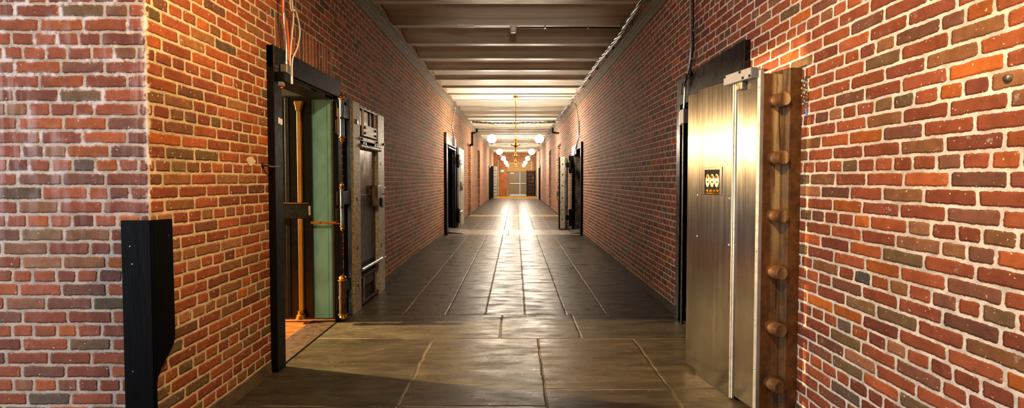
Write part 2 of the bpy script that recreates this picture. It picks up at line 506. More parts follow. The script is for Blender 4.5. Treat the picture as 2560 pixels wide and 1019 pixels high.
def arch_strip(x0, x1, k):
    ya = yb0 + k * .985; yb = ya + .985; n = 12; rise = .115
    prev = None
    for i in range(n + 1):
        t = i / n; y = ya + (yb - ya) * t; z = ZB + .012 + rise * (1 - (2 * t - 1) ** 2)
        cur = [cm.bm.verts.new((x0, y, z)), cm.bm.verts.new((x1, y, z)), cm.bm.verts.new((x1, y, z + .05)), cm.bm.verts.new((x0, y, z + .05))]
        if prev:
            cm.bm.faces.new((prev[0], cur[0], cur[1], prev[1])); cm.bm.faces.new((prev[3], prev[2], cur[2], cur[3]))
            cm.bm.faces.new((prev[0], prev[3], cur[3], cur[0])); cm.bm.faces.new((prev[1], cur[1], cur[2], prev[2]))
        else: cm.bm.faces.new(cur)
        prev = cur
    cm.bm.faces.new(prev[::-1])
k = 0
while yb0 + k * .985 < YE:
    arch_strip(xs0 if yb0 + k * .985 > YC - .5 else -6.1, xs1, k); k += 1
NB = k
ceiling = structure(cm.build('ceiling', M['ceil'], smooth=True))
bm_ = MB(); W = .055
bm_.box(XL - .1, XR + .1, -W, W, 0, .012); bm_.box(XL - .1, XR + .1, -.006, .006, .012, .06)
beam0 = bm_.build('beam', M['beam'], ceiling, bevel=.002)
beam0.location = (0, yb0, ZB)
for i in range(1, NB + 1):
    b = beam0.copy(); COL.objects.link(b); b.parent = ceiling; b.location = (0, yb0 + i * .985, ZB)

# cornice ledges
M['cornice'] = mat('cornice_stone', (126, 112, 88), .8, var=.35, scale=7, stretch=(1, .4, 4), bump=.004, bscale=14)
def cornice(name, side, y0, y1):
    X = XL if side < 0 else XR; s = -side
    prof = [(X - s * .02, 3.575), (X + s * .015, 3.575), (X + s * .018, 3.60), (X + s * .034, 3.615), (X + s * .036, 3.645), (X + s * .052, 3.66),
            (X + s * .055, 3.69), (X + s * .078, 3.705), (X + s * .080, 3.735), (X - s * .02, 3.742)]
    m = MB(); m.prism(prof, 1, y0, y1)
    structure(m.build(name, M['cornice']))
cornice('trim_1', -1, YC, YE); cornice('trim_2', 1, -4.4, YE)
M['galv'] = mat('galvanised_steel', (190, 192, 190), .35, 1.0, var=.25, scale=30)
# bright metal edge strip carried on the left cornice
structure(MB().box(XL + .066, XL + .088, YC + .02, YE, 3.744, 3.756).build('trim_3', M['galv'], bevel=.002))

# ------------------------------------------------------------------ common materials
M['black'] = mat('black_paint', (11, 11, 10), .5, var=.4, scale=8, spec=.15, bump=.0015, bscale=25)
M['black_gloss'] = mat('black_enamel', (7, 7, 8), .3, spec=.35, var=.3, scale=6, bump=.001, bscale=30)
M['wood_black'] = mat('black_painted_wood', (3, 3, 3), .6, spec=.06, var=.4, scale=4, stretch=(6, 6, .6), bump=.0015, bscale=10)
M['cream_iron'] = mat('mottled_cream_iron', (172, 160, 118), .55, .15, scale=42, rgb2=(112, 102, 72), bump=.002, bscale=60)
M['pale_iron'] = mat('pale_mottled_iron', (206, 202, 184), .5, .15, scale=42, rgb2=(140, 134, 112), bump=.002, bscale=60)
M['blue_steel'] = mat('blued_steel', (104, 126, 158), .4, .35, scale=14, rgb2=(58, 72, 96), stretch=(1, 1, .3))
M['polished'] = mat('polished_plate', (120, 118, 116), .2, 1.0, var=.35, scale=3, bump=.0006, bscale=5)
M['dark_plate'] = mat('dark_plate', (26, 25, 22), .38, .3, var=.4, scale=5, bump=.001)
M['steel_bar'] = mat('steel_bar', (176, 172, 162), .3, 1.0, var=.3, scale=20)
M['ivory_rod'] = mat('ivory_rod', (220, 206, 168), .4, .3, var=.15)
M['brass'] = mat('aged_brass', (186, 132, 44), .32, .9, scale=18, rgb2=(104, 66, 22))
M['bright_brass'] = mat('bright_brass', (226, 188, 96), .22, .95, var=.2)
M['gold_paint'] = mat('gold_paint', (150, 108, 34), .42, .25, var=.25, scale=12, stretch=(1, 1, .2))
M['teal'] = mat('teal_paint', (118, 186, 184), .45, var=.22, scale=9, stretch=(1, 1, .6), bump=.001)
M['rust_brown'] = mat('dark_rust', (70, 44, 28), .75, .3, rgb2=(28, 20, 16), scale=16, bump=.003)
M['orange'] = mat('orange_cable', (236, 88, 12), .4, var=.1)
M['white_pl'] = mat('white_plastic', (232, 228, 222), .4, var=.06)
M['grey_pl'] = mat('grey_plastic', (112, 114, 128), .45, var=.1)
M['wood_floor'] = mat('vault_wood_floor', (150, 88, 34), .5, scale=7, rgb2=(96, 52, 20), stretch=(1, 3, 1), bump=.002, bscale=20)
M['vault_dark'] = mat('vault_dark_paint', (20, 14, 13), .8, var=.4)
M['grey_iron'] = mat('worn_grey_iron', (150, 146, 138), .42, .6, rgb2=(84, 66, 52), scale=8, stretch=(1, 1, .5), bump=.002)
M['white_paint'] = mat('white_paint', (232, 226, 214), .5, var=.12, scale=5)

# ------------------------------------------------------------------ vault rooms behind the openings
def vault_room(side, y0, y1, xa, xb, h=2.7, floor_m='wood_floor'):
    m = MB(); t = .1; lo, hi = min(xa, xb), max(xa, xb)
    a, b = (lo - t, hi) if side < 0 else (lo, hi + t)
    m.box(a, b, y0 - t, y0, 0, h); m.box(a, b, y1, y1 + t, 0, h)
    if side < 0: m.box(lo - t, lo, y0, y1, 0, h)
    else: m.box(hi, hi + t, y0, y1, 0, h)
    m.box(a, b, y0 - t, y1 + t, h, h + t)
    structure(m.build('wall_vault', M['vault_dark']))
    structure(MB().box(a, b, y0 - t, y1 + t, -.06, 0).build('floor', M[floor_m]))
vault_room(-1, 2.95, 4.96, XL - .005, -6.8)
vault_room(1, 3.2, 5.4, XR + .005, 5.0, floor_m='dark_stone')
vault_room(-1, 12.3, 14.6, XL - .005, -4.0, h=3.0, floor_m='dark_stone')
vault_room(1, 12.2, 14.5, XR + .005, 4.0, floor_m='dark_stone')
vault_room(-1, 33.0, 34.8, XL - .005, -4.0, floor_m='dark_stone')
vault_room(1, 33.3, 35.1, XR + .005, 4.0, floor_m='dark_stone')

# ------------------------------------------------------------------ door frames
def door_frame(label, side, y0, y1, top, prot, jn, jf, hh, m='black', headm=None, depth=.22, name='vault_door_frame'):
    X = XL if side < 0 else XR; s = -side
    t = thing(name, label, 'door frame', (X, y0, 0))
    def bx(a, b, ya, yb, za, zb, mt=m, nm='jamb', bev=.004):
        xa, xb = sorted((s * a, s * b))
        return MB().box(xa, xb, ya - y0, yb - y0, za, zb).build(nm, M[mt], t, bevel=bev)
    bx(.0005, prot, y0, y0 + jn, 0, top - hh)
    bx(.0005, prot, y1 - jf, y1, 0, top - hh)
    bx(.0005, prot, y0, y1, top - hh, top, headm or m, 'lintel')
    # lining inside the opening
    bx(-depth, -.002, y0 + jn - .02, y0 + jn + .006, 0, top - hh - .03, m, 'lining', .002)
    bx(-depth, -.002, y0 + jn - .02, y1 - jf + .02, top - hh - .03, top - hh, m, 'lining', .002)
    return t, bx
F1, bx1 = door_frame('weathered black steel door frame on the left wall, nearest the corner, orange light inside', -1, 3.585, 4.965, 2.52, .055, .125, .10, .17)
bx1(-.0, .058, 3.585, 3.60, 2.35, 2.515, 'rust_brown', 'lintel_edge')
MB().box(.0555, .058, .055, .085, 1.93, 1.975).build('paper_sticker', M['white_pl'], F1)
MB().box(.0555, .058, .09, .118, 1.925, 1.97).build('paper_sticker', M['white_pl'], F1)
# teal jamb panel with moulding, facing the camera
tp = MB().box(-.225, -.075, 1.318, 1.345, .03, 2.345).build('teal_panel', M['teal'], F1, bevel=.002)
MB().box(-.070, -.040, 1.312, 1.345, .03, 2.345).build('moulding', M['teal'], tp, bevel=.006)
MB().box(-.25, .02, .12, 1.32, 0.0, .008).build('threshold', M['rust_brown'], F1, bevel=.003)
F2, bx2 = door_frame('black frame with thin face around right opening, behind the steel-clad door', 1, 3.56, 5.03, 2.55, .05, .13, .11, .28, 'black_gloss')
F3, bx3 = door_frame('tall grey-topped door frame on left wall beside the sloping floor ramp', -1, 12.40, 14.30, 2.74, .07, .26, .14, .30, 'black', 'grey_iron')
MB().box(.02, .10, .30, 1.75, 2.34, 2.37).build('head_rod', M['steel_bar'], F3, bevel=.004)
F4, bx4 = door_frame('black-edged door frame with white top plate on right wall, mid corridor', 1, 12.30, 14.20, 2.48, .06, .14, .12, .16, 'black')
MB().box(.002, .20, 1.66, 1.73, 0.02, 2.28).build('steel_reveal', M['grey_iron'], F4, bevel=.004)
MB().box(-.075, -.062, .90, 1.88, 2.20, 2.46).build('white_plate', M['white_paint'], F4, bevel=.002)
F5, bx5 = door_frame('narrow dark door frame on left wall near the far end', -1, 33.05, 34.75, 2.45, .06, .14, .14, .14, 'black')
F6, bx6 = door_frame('dark door frame on the right wall beside the far white post', 1, 33.35, 35.05, 2.45, .06, .14, .14, .14, 'black')

# ------------------------------------------------------------------ inner gate of the left vault
gate = thing('vault_gate', 'black inner day gate with gilded column, seen through the left doorway', 'gate', (-2.62, 4.86, 0))
MB().box(0, .50, .012, .032, .04, 2.36).build('panel', M['black_gloss'], gate, bevel=.002)
MB().box(0, .50, -.012, .012, 1.09, 1.245).build('cross_rail', M['black_gloss'], gate, bevel=.004)
MB().box(.0, .47, -.014, .012, 1.245, 1.252).build('gilt_line', M['gold_paint'], gate)
MB().box(.476, .496, -.018, -.012, 1.125, 1.22).build('latch_plate', M['grey_iron'], gate, bevel=.002)
for x in (.05, .25): MB().box(x - .022, x + .022, .0, .012, .06, 2.34).build('stile', M['black'], gate, bevel=.004)
cx = .385
cs = MB(); cs.box(cx - .021, cx + .021, -.022, .012, 1.255, 2.20)
cs.box(cx - .021, cx + .021, -.022, .012, .13, 1.085)
cs.prism([(cx - .022, 2.20), (cx + .022, 2.20), (cx + .03, 2.235), (cx + .03, 2.25), (cx + .04, 2.275), (cx + .04, 2.30), (cx - .04, 2.30), (cx - .04, 2.275), (cx - .03, 2.25), (cx - .03, 2.235)], 1, -.034, .012)
cs.build('gilded_column', M['gold_paint'], gate, bevel=.004)
MB().lathe([(.02, .13), (.034, .12), (.034, .105), (.024, .098), (.045, .085), (.05, .06), (.055, .045)], (cx, -.02, 0)).build('column_foot', M['brass'], gate, smooth=True)

# ------------------------------------------------------------------ left near vault door leaf (folded back on the wall)
def finial(m, x, y, z, r, up=1):
    m.lathe([(r * .9, 0), (r * 1.25, up * .006), (r * 1.25, up * .012), (r * .7, up * .02), (r * .95, up * .034), (r * .75, up * .048), (r * .3, up * .058), (.001, up * .064)], (x, y, z), seg=16)
def boltwork_leaf(name, label, loc, L, top, side=-1, rz=0.0, detail=True, w1=.24, w2=.28):
    """leaf lies in local +Y, interior face toward local +X at x=.10"""
    t = thing(name, label, 'vault door', loc, rz)
    MB().box(0, .055, .0, L, .03, top - .03).build('door_slab', M['black'], t, bevel=.004)
    MB().box(.048, .092, -.012, .0, .01, top + .01).build('blue_edge', M['blue_steel'], t, bevel=.006)
    s1 = MB().box(.055, .105, .03, w1 + .02, .0, top).build('stile', M['cream_iron'], t, bevel=.004)
    s2 = MB().box(.055, .105, L - w2, L, .0, top - .02).build('stile', M['pale_iron'], t, bevel=.004)
    for zz in (.32, 2.14) if detail else (): # raised bosses
        MB().lathe([(.03, 0), (.028, .012), (.02, .014)], (.105, w1 * .6, zz), 'x').build('boss', M['steel_bar'], s1, smooth=True)
    for zz in (.72, 1.27, 1.80):
        MB().lathe([(.024, 0), (.024, .002)], (.1045, w1 * .55, zz), 'x', 18).build('plug_hole', M['black'], s1)
        MB().lathe([(.026, 0), (.026, .002)], (.1045, L - w2 * .6, zz - .1), 'x', 18).build('plug_hole', M['black'], s2)
    a, b = w1 + .02, L - w2
    MB().box(.055, .06, a, b, 1.31, 1.90).build('polished_plate', M['polished'], t)
    MB().box(.055, .062, a, b, .50, 1.302).build('lower_plate', M['dark_plate'], t, bevel=.002)
    MB().box(.055, .068, a, b - .10, 1.302, 1.310).build('seam_strip', M['steel_bar'], t)
    MB().box(.055, .058, a, b, 1.93, top - .06).build('backing_plate', M['dark_plate'], t)
    # top rail with serrated lugs
    m = MB(); m.box(.055, .10, a - .01, L, top - .045, top - .025)
    for i in range(5): m.box(.06, .095, a + .05 + i * .16, a + .11 + i * .16, top - .025, top - .008)
    m.build('top_rail', M['grey_iron'], t, bevel=.003)
    for y in (a + .14, b - .11):
        MB().cyl((.09, y, 2.02 * top / 2.36), (.09, y, top - .045), .014).build('lift_rod', M['ivory_rod'], t, smooth=True)
    MB().box(.058, .066, a + .24, a + .42, 2.05 * top / 2.36, top - .05).build('slide_plate', M['polished'], t)
    for y in (a + .02, a + .46): MB().box(.058, .075, y, y + .05, 2.02 * top / 2.36, top - .05).build('guide', M['grey_iron'], t, bevel=.003)
    # carrier plate with four square nuts
    z0 = 2.005 * top / 2.36
    cp = MB().box(.075, .103, a + .13, b - .05, z0, z0 + .135).build('carrier_plate', M['pale_iron'], t, bevel=.004)
    for y in (a + .17, b - .10):
        for z in (z0 + .035, z0 + .10):
            MB().box(.103, .118, y - .02, y + .02, z - .014, z + .014).build('square_nut', M['black'], cp, bevel=.003)
    lb = MB().box(.085, .112, a - .01, L - .03, z0 - .065, z0 - .02).build('locking_bar', M['pale_iron'], t, bevel=.003)
    for y in (a + .03, b - .08, L - .07): MB().box(.112, .13, y - .02, y + .02, z0 - .055, z0 - .03).build('square_nut', M['black'], lb, bevel=.003)
    m = MB()
    for y in (a + .14, a + .22, b - .12, b - .04): m.box(.07, .10, y, y + .025, z0 - .10, z0 - .06)
    m.build('bolt_tail', M['steel_bar'], t, bevel=.002)
    MB().cyl((.10, a - .01, z0 - .125), (.10, L - w2 * .65, z0 - .125), .028).build('round_bar', M['grey_iron'], t, smooth=True)
    # bottom boltwork
    MB().cyl((.11, a - .01, .45), (.11, L - w2 * .6, .45), .020).build('round_bar', M['steel_bar'], t, smooth=True)
    MB().box(.08, .10, a - .01, L - .02, .335, .365).build('locking_bar', M['rust_brown'], t, bevel=.003)
    MB().box(.07, .085, a + .13, b - .05, .22, .335).build('carrier_plate', M['rust_brown'], t, bevel=.003)
    for y in (a + .14, b - .11):
        MB().cyl((.085, y, .05), (.085, y, .335), .012).build('lift_rod', M['grey_iron'], t, smooth=True)
    MB().box(.055, .10, a - .01, L, .03, .055).build('bottom_rail', M['rust_brown'], t, bevel=.003)
    MB().box(.055, .058, a, b, .06, .49).build('backing_plate', M['vault_dark'], t)
    m = MB()
    for z in (.34, .75, 1.06, 1.36, 1.64, 1.95):
        m.lathe([(.009, 0), (.009, .008), (.004, .011)], (.06, a + .03, z), 'x', 10)
    m.build('rivet_row', M['steel_bar'], t)
    # latch lock near the far stile
    lk = MB().box(.06, .135, b - .14, b + .05, 1.15, 1.42).build('lock_case', M['grey_iron'], t, bevel=.01)
    MB().box(.135, .155, b - .03, b + .06, 1.13, 1.26).build('lock_handle', M['black'], lk, bevel=.012)
    MB().cyl((.1, b + .05, 1.30), (.1, L + .04, 1.30), .012).build('lock_spindle', M['rust_brown'], lk, smooth=True)
    m = MB()
    for z in (.43, 1.38, z0 - .04): m.cyl((.095, L, z), (.095, L + .045, z), .011)
    m.build('bolt_tip', M['steel_bar'], t, smooth=True)
    return t
leaf1 = boltwork_leaf('vault_door', 'open cream-edged vault door with exposed boltwork, folded against near left wall', (XL + .008, 5.12, 0.0), 1.24, 2.36)
# hinge barrels on the near leaf
def hinge_barrel(par, x, y, z0, z1, r, mb, body='blue_steel'):
    h = MB().lathe([(r, z0), (r, z1)], (x, y, 0), seg=18).build('hinge_barrel', M[body], par, smooth=True)
    m = MB(); finial(m, x, y, z1, r * 1.1, 1); finial(m, x, y, z0, r * 1.1, -1)
    m.build('finial', M[mb], h, smooth=True)
    zz = (z0 + z1) / 2
    MB().lathe([(r * 1.18, zz - .012), (r * 1.18, zz + .012)], (x, y, 0), seg=18).build('hinge_ring', M['rust_brown'], h, smooth=True)
    MB().box(x - .06, x, y - .012, y + .012, z0 + .03, zz - .015).build('hinge_plate', M['black'], h, bevel=.003)
    MB().box(x - .055, x - .02, y, y + .31, zz + .02, z1 - .03).build('hinge_strap', M['black'], h, bevel=.003)
    return h
hinge_barrel(leaf1, .105, -.30, 1.935, 2.31, .022, 'brass')
hinge_barrel(leaf1, .105, -.32, 1.02, 1.40, .018, 'brass')
hinge_barrel(leaf1, .105, -.33, .115, .45, .035, 'brass', 'rust_brown')
MB().box(.075, .080, -.345, -.325, 1.95, 2.22).build('gilt_strip', M['gold_paint'], leaf1)
# brass rod across the teal panel
rod = MB(); rod.cyl((-2.12, 4.84, 1.046), (-1.80, 4.84, 1.046), .013)
for x in (-1.83, -1.855, -1.875): rod.lathe([(.018, -.004), (.018, .004)], (x, 4.84, 1.046), 'x')
tag(rod.build('brass_rod', M['brass'], smooth=True), 'slim horizontal brass rod crossing the teal door jamb', 'rod')

leaf3 = boltwork_leaf('vault_door', 'open white-edged vault door folded against left wall, second along the corridor', (XL + .03, 14.55, 0.0), 1.45, 2.50, w2=.9, w1=.16)
hb = hinge_barrel(leaf3, .11, -.22, 1.9, 2.2, .04, 'black', 'black')
hb = hinge_barrel(leaf3, .11, -.22, .2, .55, .04, 'black', 'black')

# ------------------------------------------------------------------ steel clad door on the right
def brushed(name):
    g = G(name); P = g.obj()
    n = g.noise(g.scalev(P, 130, 130, 1.2), 1.0, 3.0, .6)
    n2 = g.noise(g.scalev(P, 3, 3, 1.5), 1.0, 4.0, .6)
    col = g.mix(g.ramp(n2, .35, .7), lin(166, 162, 160), lin(134, 128, 124))
    col = g.mix(g.ramp(n, .4, .6, 0, .10), col, lin(120, 112, 104))
    tan = g.n('ShaderNodeTangent', {'direction_type': 'RADIAL', 'axis': 'Z'}).outputs[0]
    g.bsdf(Base_Color=col, Metallic=1.0, Roughness=g.ramp(n, .3, .7, .20, .25), Anisotropic=.95, Tangent=tan, Anisotropic_Rotation=.0,
           Normal=g.bump(g.math('ADD', n, g.math('MULTIPLY', n2, 4.0)), .0005, .25))
    return g.m
M['brushed'] = brushed('brushed_steel')
def rust_mat():
    g = G('rusted_steel'); P = g.obj()
    n = g.noise(P, 9.0, 6.0, .7); st = g.noise(g.scalev(P, 22, 22, 1.4), 1.0, 4.0, .65)
    col = g.mix(g.ramp(n, .32, .68), lin(116, 76, 34), lin(70, 46, 24))
    col = g.mix(g.ramp(g.noise(P, 60, 3.0), .55, .75, 0, .5), col, lin(52, 32, 18))
    x = g.n('ShaderNodeSeparateXYZ', None, Vector=P).outputs[1]
    band = g.math('MULTIPLY', g.ramp(x, .06, .11), g.ramp(x, .128, .16, 1, 0))
    z = g.n('ShaderNodeSeparateXYZ', None, Vector=P).outputs[2]
    up = g.ramp(z, .3, 2.0, .15, 1.0)
    col = g.mix(g.math('MULTIPLY', g.math('MULTIPLY', band, g.ramp(st, .38, .54)), up), col, lin(206, 184, 142))
    g.bsdf(Base_Color=col, Metallic=.15, Roughness=g.ramp(n, .3, .7, .5, .75), Normal=g.bump(g.noise(P, 70, 4), .0015, .6))
    return g.m
M['rust'] = rust_mat()
ang = math.atan2(-.978, .2065)
SD = thing('vault_door', 'open vault door clad in brushed stainless steel with rusty bolted edge, right foreground', 'vault door', (1.361, 3.714, 0.0), ang)
LW = .813
MB().box(.0, LW - .012, .012, .150, .035, 2.150).build('door_body', M['black'], SD, bevel=.003)
MB().box(.0, .165, .002, .012, .03, 2.155).build('cladding_sheet', M['brushed'], SD, bevel=.0015)
MB().box(.155, .560, -.010, .002, .0, 2.170).build('cladding_sheet', M['brushed'], SD, bevel=.0015)
MB().box(.588, LW - .024, -.004, .010, .03, 2.172).build('cladding_sheet', M['brushed'], SD, bevel=.0015)
M['trim_steel'] = mat('bright_steel_trim', (176, 180, 186), .34, .6, var=.06)
MB().box(.556, .568, -.016, .006, .004, 2.158).build('rib', M['trim_steel'], SD, bevel=.003)
MB().box(.572, .588, -.014, .006, .008, 2.156).build('rib', M['trim_steel'], SD, bevel=.003)
MB().box(LW - .03, LW - .002, -.012, .014, .02, 2.178).build('edge_trim', M['trim_steel'], SD, bevel=.003)
# cover plate and inspection window
MB().box(.158, .545, -.0130, -.010, .62 + .42, 1.385).build('cover_plate', M['brushed'], SD, bevel=.001)
m = MB()
for a, z in ((.165, 1.378), (.535, 1.368), (.165, 1.065), (.535, 1.05), (.798, 1.05), (.798, 2.07), (.798, .3)):
    m.lathe([(.007, 0), (.007, -.003), (.003, -.0055)], (a, -.0125, z), 'y', 10)
m.build('screw_head', M['trim_steel'], SD)
wf = MB()
wf.box(.235, .255, -.018, -.010, 1.385, 1.585); wf.box(.43, .455, -.018, -.010, 1.385, 1.585)
wf.box(.255, .43, -.018, -.010, 1.565, 1.585)
W_ = wf.build('window_frame', M['brushed'], SD, bevel=.0015)
MB().box(.255, .43, -.0105, -.0098, 1.386, 1.565).build('window_back', M['black'], W_)
for i in range(3):
    a = .288 + i * .053
    m = MB(); m.lathe([(.025, -.004), (.025, -.001)], (a, -.0105, 0), 'y', 20)
    for v in m.bm.verts: v.co.z = v.co.z * 1.9 + 1.488
    d = m.build('lock_dial', M['pale_iron'], W_)
    m = MB(); m.lathe([(.012, 0), (.012, -.003)], (a - .004, -.0145, 1.515), 'y', 14); m.build('dial_hub', M['brass'], d)
    m = MB(); m.lathe([(.007, 0), (.007, -.003)], (a + .002, -.0145, 1.478), 'y', 10); m.build('dial_pin', M['blue_steel'] if i == 2 else M['rust_brown'], d)
m = MB()
for i in range(4): m.box(.268 + i * .04, .296 + i * .04, -.016, -.0105, 1.405, 1.425)
m.box(.262, .425, -.0150, -.0105, 1.392, 1.400); m.build('lever_pack', M['brass'], W_, bevel=.002)
# rusted latch edge
MB().box(LW - .012, LW + .0, .012, .150, .03, 2.155).build('latch_edge', M['rust'], SD, bevel=.003)
MB().box(-.03, LW + .055, .150, .262, .035, 2.185).build('outer_plate', M['rust'], SD, bevel=.004)
for z in (1.985, 1.630, 1.272, .922, .568, .214):
    MB().lathe([(.042, -.02), (.042, .088), (.038, .093)], (LW, .085, z), 'x', 24).build('lock_bolt', M['rust'], SD, smooth=True)
# hinge arms back to the frame
for z in (.45, 1.75):
    MB().box(.02, .16, .262, .32, z - .05, z + .05).build('hinge_arm', M['black'], SD, bevel=.006)
# magnetic contact on top
cs_ = MB(); cs_.box(-.135, .135, -.030, .022, -.034, .034)
cb = cs_.build('door_contact', M['grey_pl'], SD, bevel=.005); cb.location = (.645, -.025, 2.165); cb.rotation_euler = (0, 0.0, 0)
MB().box(-.03, .03, -.012, .02, -.085, -.034).build('contact_lead', M['steel_bar'], cb, bevel=.004)
MB().box(.03, .16, .022, .075, .012, .020).build('contact_bracket', M['steel_bar'], cb, bevel=.002)
m = MB()
for a, z in ((-.12, .022), (.122, -.02), (.03, .022), (.06, -.02)): m.lathe([(.009, 0), (.009, -.004)], (a, -.030, z), 'y', 10)
m.build('contact_screw', M['black'], cb)
m = MB()
for a in (.06, .095): m.lathe([(.009, .02), (.009, .03), (.004, .034)], (a, .045, 0), 'z', 8)
m.build('bracket_nut', M['trim_steel'], cb)

# chain hanging on the right wall beside the rusty edge
ch = thing('hanging_chain', 'thin steel chain with blue tape tail hanging on wall beside rusty door edge', 'chain', (XR - .02, 2.84, 0))
m = MB()
for i in range(8):
    m.torus((0, -.004 if i % 2 else .004, 2.105 - i * .023), .013, .003, 'x' if i % 2 else 'y', 12, .62)
for i in range(6):
    m.torus((-.004, .022 if i % 2 else .028, 2.095 - i * .023), .013, .003, 'x' if i % 2 else 'y', 12, .62)
m.build('chain_link', M['steel_bar'], ch, smooth=True)
MB().box(-.002, .02, -.006, .032, 2.108, 2.116).build('wall_staple', M['grey_iron'], ch)
MB().tube([(0, .0, 1.925), (0, -.004, 1.905), (0, -.016, 1.875)], .006).build('blue_tape', mat('blue_tape', (70, 130, 220), .5), ch, smooth=True)
tag(MB().lathe([(.016, 0), (.016, -.006), (.010, -.014), (.006, -.015)], (XR, 1.694, 1.862), 'x', 12).build('wall_bolt', M['grey_iron'], smooth=True),
    'small round grey bolt head set in the right brick wall', 'bolt')

# ------------------------------------------------------------------ corner guard
cg = thing('corner_guard', 'tall black boxed wooden guard around the brick corner at left', 'corner guard', (XL, YC, 0))
YG = -.063; XG = .05
MB().box(-.10, XG, YG, YG + .022, 0, 1.290).build('front_board', M['wood_black'], cg, bevel=.003)
MB().box(-.10, -.078, YG + .022, 0, 0, 1.286).build('side_return', M['wood_black'], cg, bevel=.002)
prof = [(YG + .022, 0), (-.043 + .001, 0), (-.041, .30), (-.040, .44), (-.034, .475), (-.010, .515), (.045, .57), (.078, .605), (.092, .64), (.094, .70), (.090, 1.286), (YG + .022, 1.290)]
MB().prism(prof, 0, XG - .022, XG).build('curved_board', M['wood_black'], cg, bevel=.002)
MB().box(.0, XG - .022, .068, .088, .66, 1.284).build('side_return', M['wood_black'], cg, bevel=.002)
for x, z in ((-.055, 1.16), (-.045, 1.07), (-.055, .52)):
    MB().lathe([(.004, 0), (.003, -.002)], (x, YG, z), 'y', 8).build('screw_head', M['steel_bar'], cg)
MB().lathe([(.004, 0), (.003, .002)], (XG, .06, 1.20), 'x', 8).build('screw_head', M['steel_bar'], cg)

# ------------------------------------------------------------------ small wall items on the left
m = MB(); rr = random.Random(2)
pts = [(3.352 + .052 * math.cos(a) * (1 + rr.uniform(-.2, .2)), 1.628 + .032 * math.sin(a) * (1 + rr.uniform(-.2, .2))) for a in [k * .628 for k in range(10)]]
m.prism(pts, 0, XL, XL + .005)
tag(m.build('plaster_patch', mat('pale_plaster', (222, 206, 176), .9, bump=.002)), 'small round pale plaster dab on left brick wall beside black frame', 'plaster patch')
hk = thing('wall_hook', 'rusty iron latch hook fixed between left brick wall and black frame', 'hook', (XL, 3.50, 1.60))
MB().lathe([(.014, 0), (.016, .01), (.008, .02), (.008, .05)], (0, 0, 0), 'x', 10).build('hook_base', M['rust_brown'], hk, smooth=True)
MB().tube([(.05, 0, 0), (.055, .03, -.008), (.062, .09, -.006), (.062, .14, -.004)], .006).build('hook_arm', M['grey_iron'], hk, smooth=True)

# cables over the left door
def tube_thing(name, pts, r, m, label, cat, group=None, seg=10):
    return tag(MB().tube(pts, r, seg).build(name, M[m], smooth=True), label, cat, group)
M['cond'] = mat('steel_conduit', (196, 198, 200), .28, .9, var=.15)
cd = thing('conduit', 'silver conduit with junction box above the near left doorway', 'conduit', (0, 0, 0))
MB().tube([(-1.80, 3.66, 3.6), (-1.80, 3.668, 2.89), (-1.80, 3.675, 2.702), (-1.80, 3.706, 2.56), (-1.80, 3.704, 2.42)], .0125, 10).build('pipe', M['cond'], cd, smooth=True)
MB().lathe([(.019, 2.395), (.019, 2.42), (.015, 2.43)], (-1.80, 3.704, 0), seg=14).build('coupling', M['galv'], cd, smooth=True)
MB().box(-1.838, -1.78, 3.675, 3.735, 2.325, 2.395).build('junction_box', M['galv'], cd, bevel=.005)
MB().box(-1.838, -1.775, 3.62, 3.725, 2.25, 2.325).build('sensor_case', M['black'], cd, bevel=.006)
MB().box(-1.83, -1.79, 3.625, 3.66, 2.215, 2.25).build('clear_cap', M['grey_pl'], cd, bevel=.004)
MB().tube([(-1.81, 3.628, 2.198), (-1.805, 3.640, 2.208), (-1.80, 3.662, 2.222)], .0065).build('orange_tip', M['orange'], cd, smooth=True)
tube_thing('cable', [(-1.80, 3.645, 3.86), (-1.80, 3.655, 2.88), (-1.80, 3.678, 2.795), (-1.80, 3.735, 2.65), (-1.80, 3.738, 2.42), (-1.81, 3.735, 2.37)], .008, 'orange',
           'bright orange cable hanging above the near left doorway', 'cable')
tube_thing('cable', [(-1.80, 3.76, 3.86), (-1.80, 3.778, 2.926), (-1.80, 3.831, 2.875), (-1.80, 3.827, 2.752), (-1.80, 3.78, 2.547), (-1.80, 3.765, 2.40), (-1.80, 3.765, 2.26)], .0055, 'white_pl',
           'straighter of the two thin white cables above the near left doorway', 'cable')
tube_thing('cable', [(-1.79, 3.77, 3.86), (-1.79, 3.792, 2.931), (-1.79, 3.851, 2.869), (-1.79, 3.925, 2.732), (-1.79, 3.87, 2.571), (-1.79, 3.784, 2.452), (-1.79, 3.778, 2.26)], .0055, 'white_pl',
           'thin white cable bowing widest above the near left doorway', 'cable')
# right side conduit
cr = thing('conduit', 'silver conduit and grey switch box running down the right black door frame', 'conduit', (0, 0, 0))
MB().tube([(1.71, 4.64, 3.75), (1.71, 4.62, 3.011), (1.71, 4.602, 2.774), (1.71, 4.65, 2.592), (1.70, 4.712, 2.487), (1.70, 4.729, 2.331), (1.70, 4.745, 2.21)], .013, 10).build('pipe', M['cond'], cr, smooth=True)
MB().tube([(1.725, 4.62, 3.75), (1.728, 4.60, 3.011), (1.726, 4.585, 2.774), (1.722, 4.63, 2.60), (1.715, 4.60, 2.50)], .008, 8).build('black_wire', M['black_gloss'], cr, smooth=True)
m = MB(); m.tube([(1.70, 4.60, 2.50), (1.69, 4.70, 2.47), (1.69, 4.82, 2.47)], .004, 6); m.tube([(1.69, 4.60, 2.52), (1.69, 4.50, 2.46), (1.69, 4.42, 2.50)], .004, 6)
m.tube([(1.69, 4.66, 2.54), (1.69, 4.74, 2.38), (1.69, 4.80, 2.36), (1.69, 4.76, 2.46)], .004, 6)
m.build('tie_wire', M['black'], cr, smooth=True)
MB().box(1.672, 1.722, 4.69, 4.80, 2.055, 2.20).build('switch_box', M['grey_pl'], cr, bevel=.006)
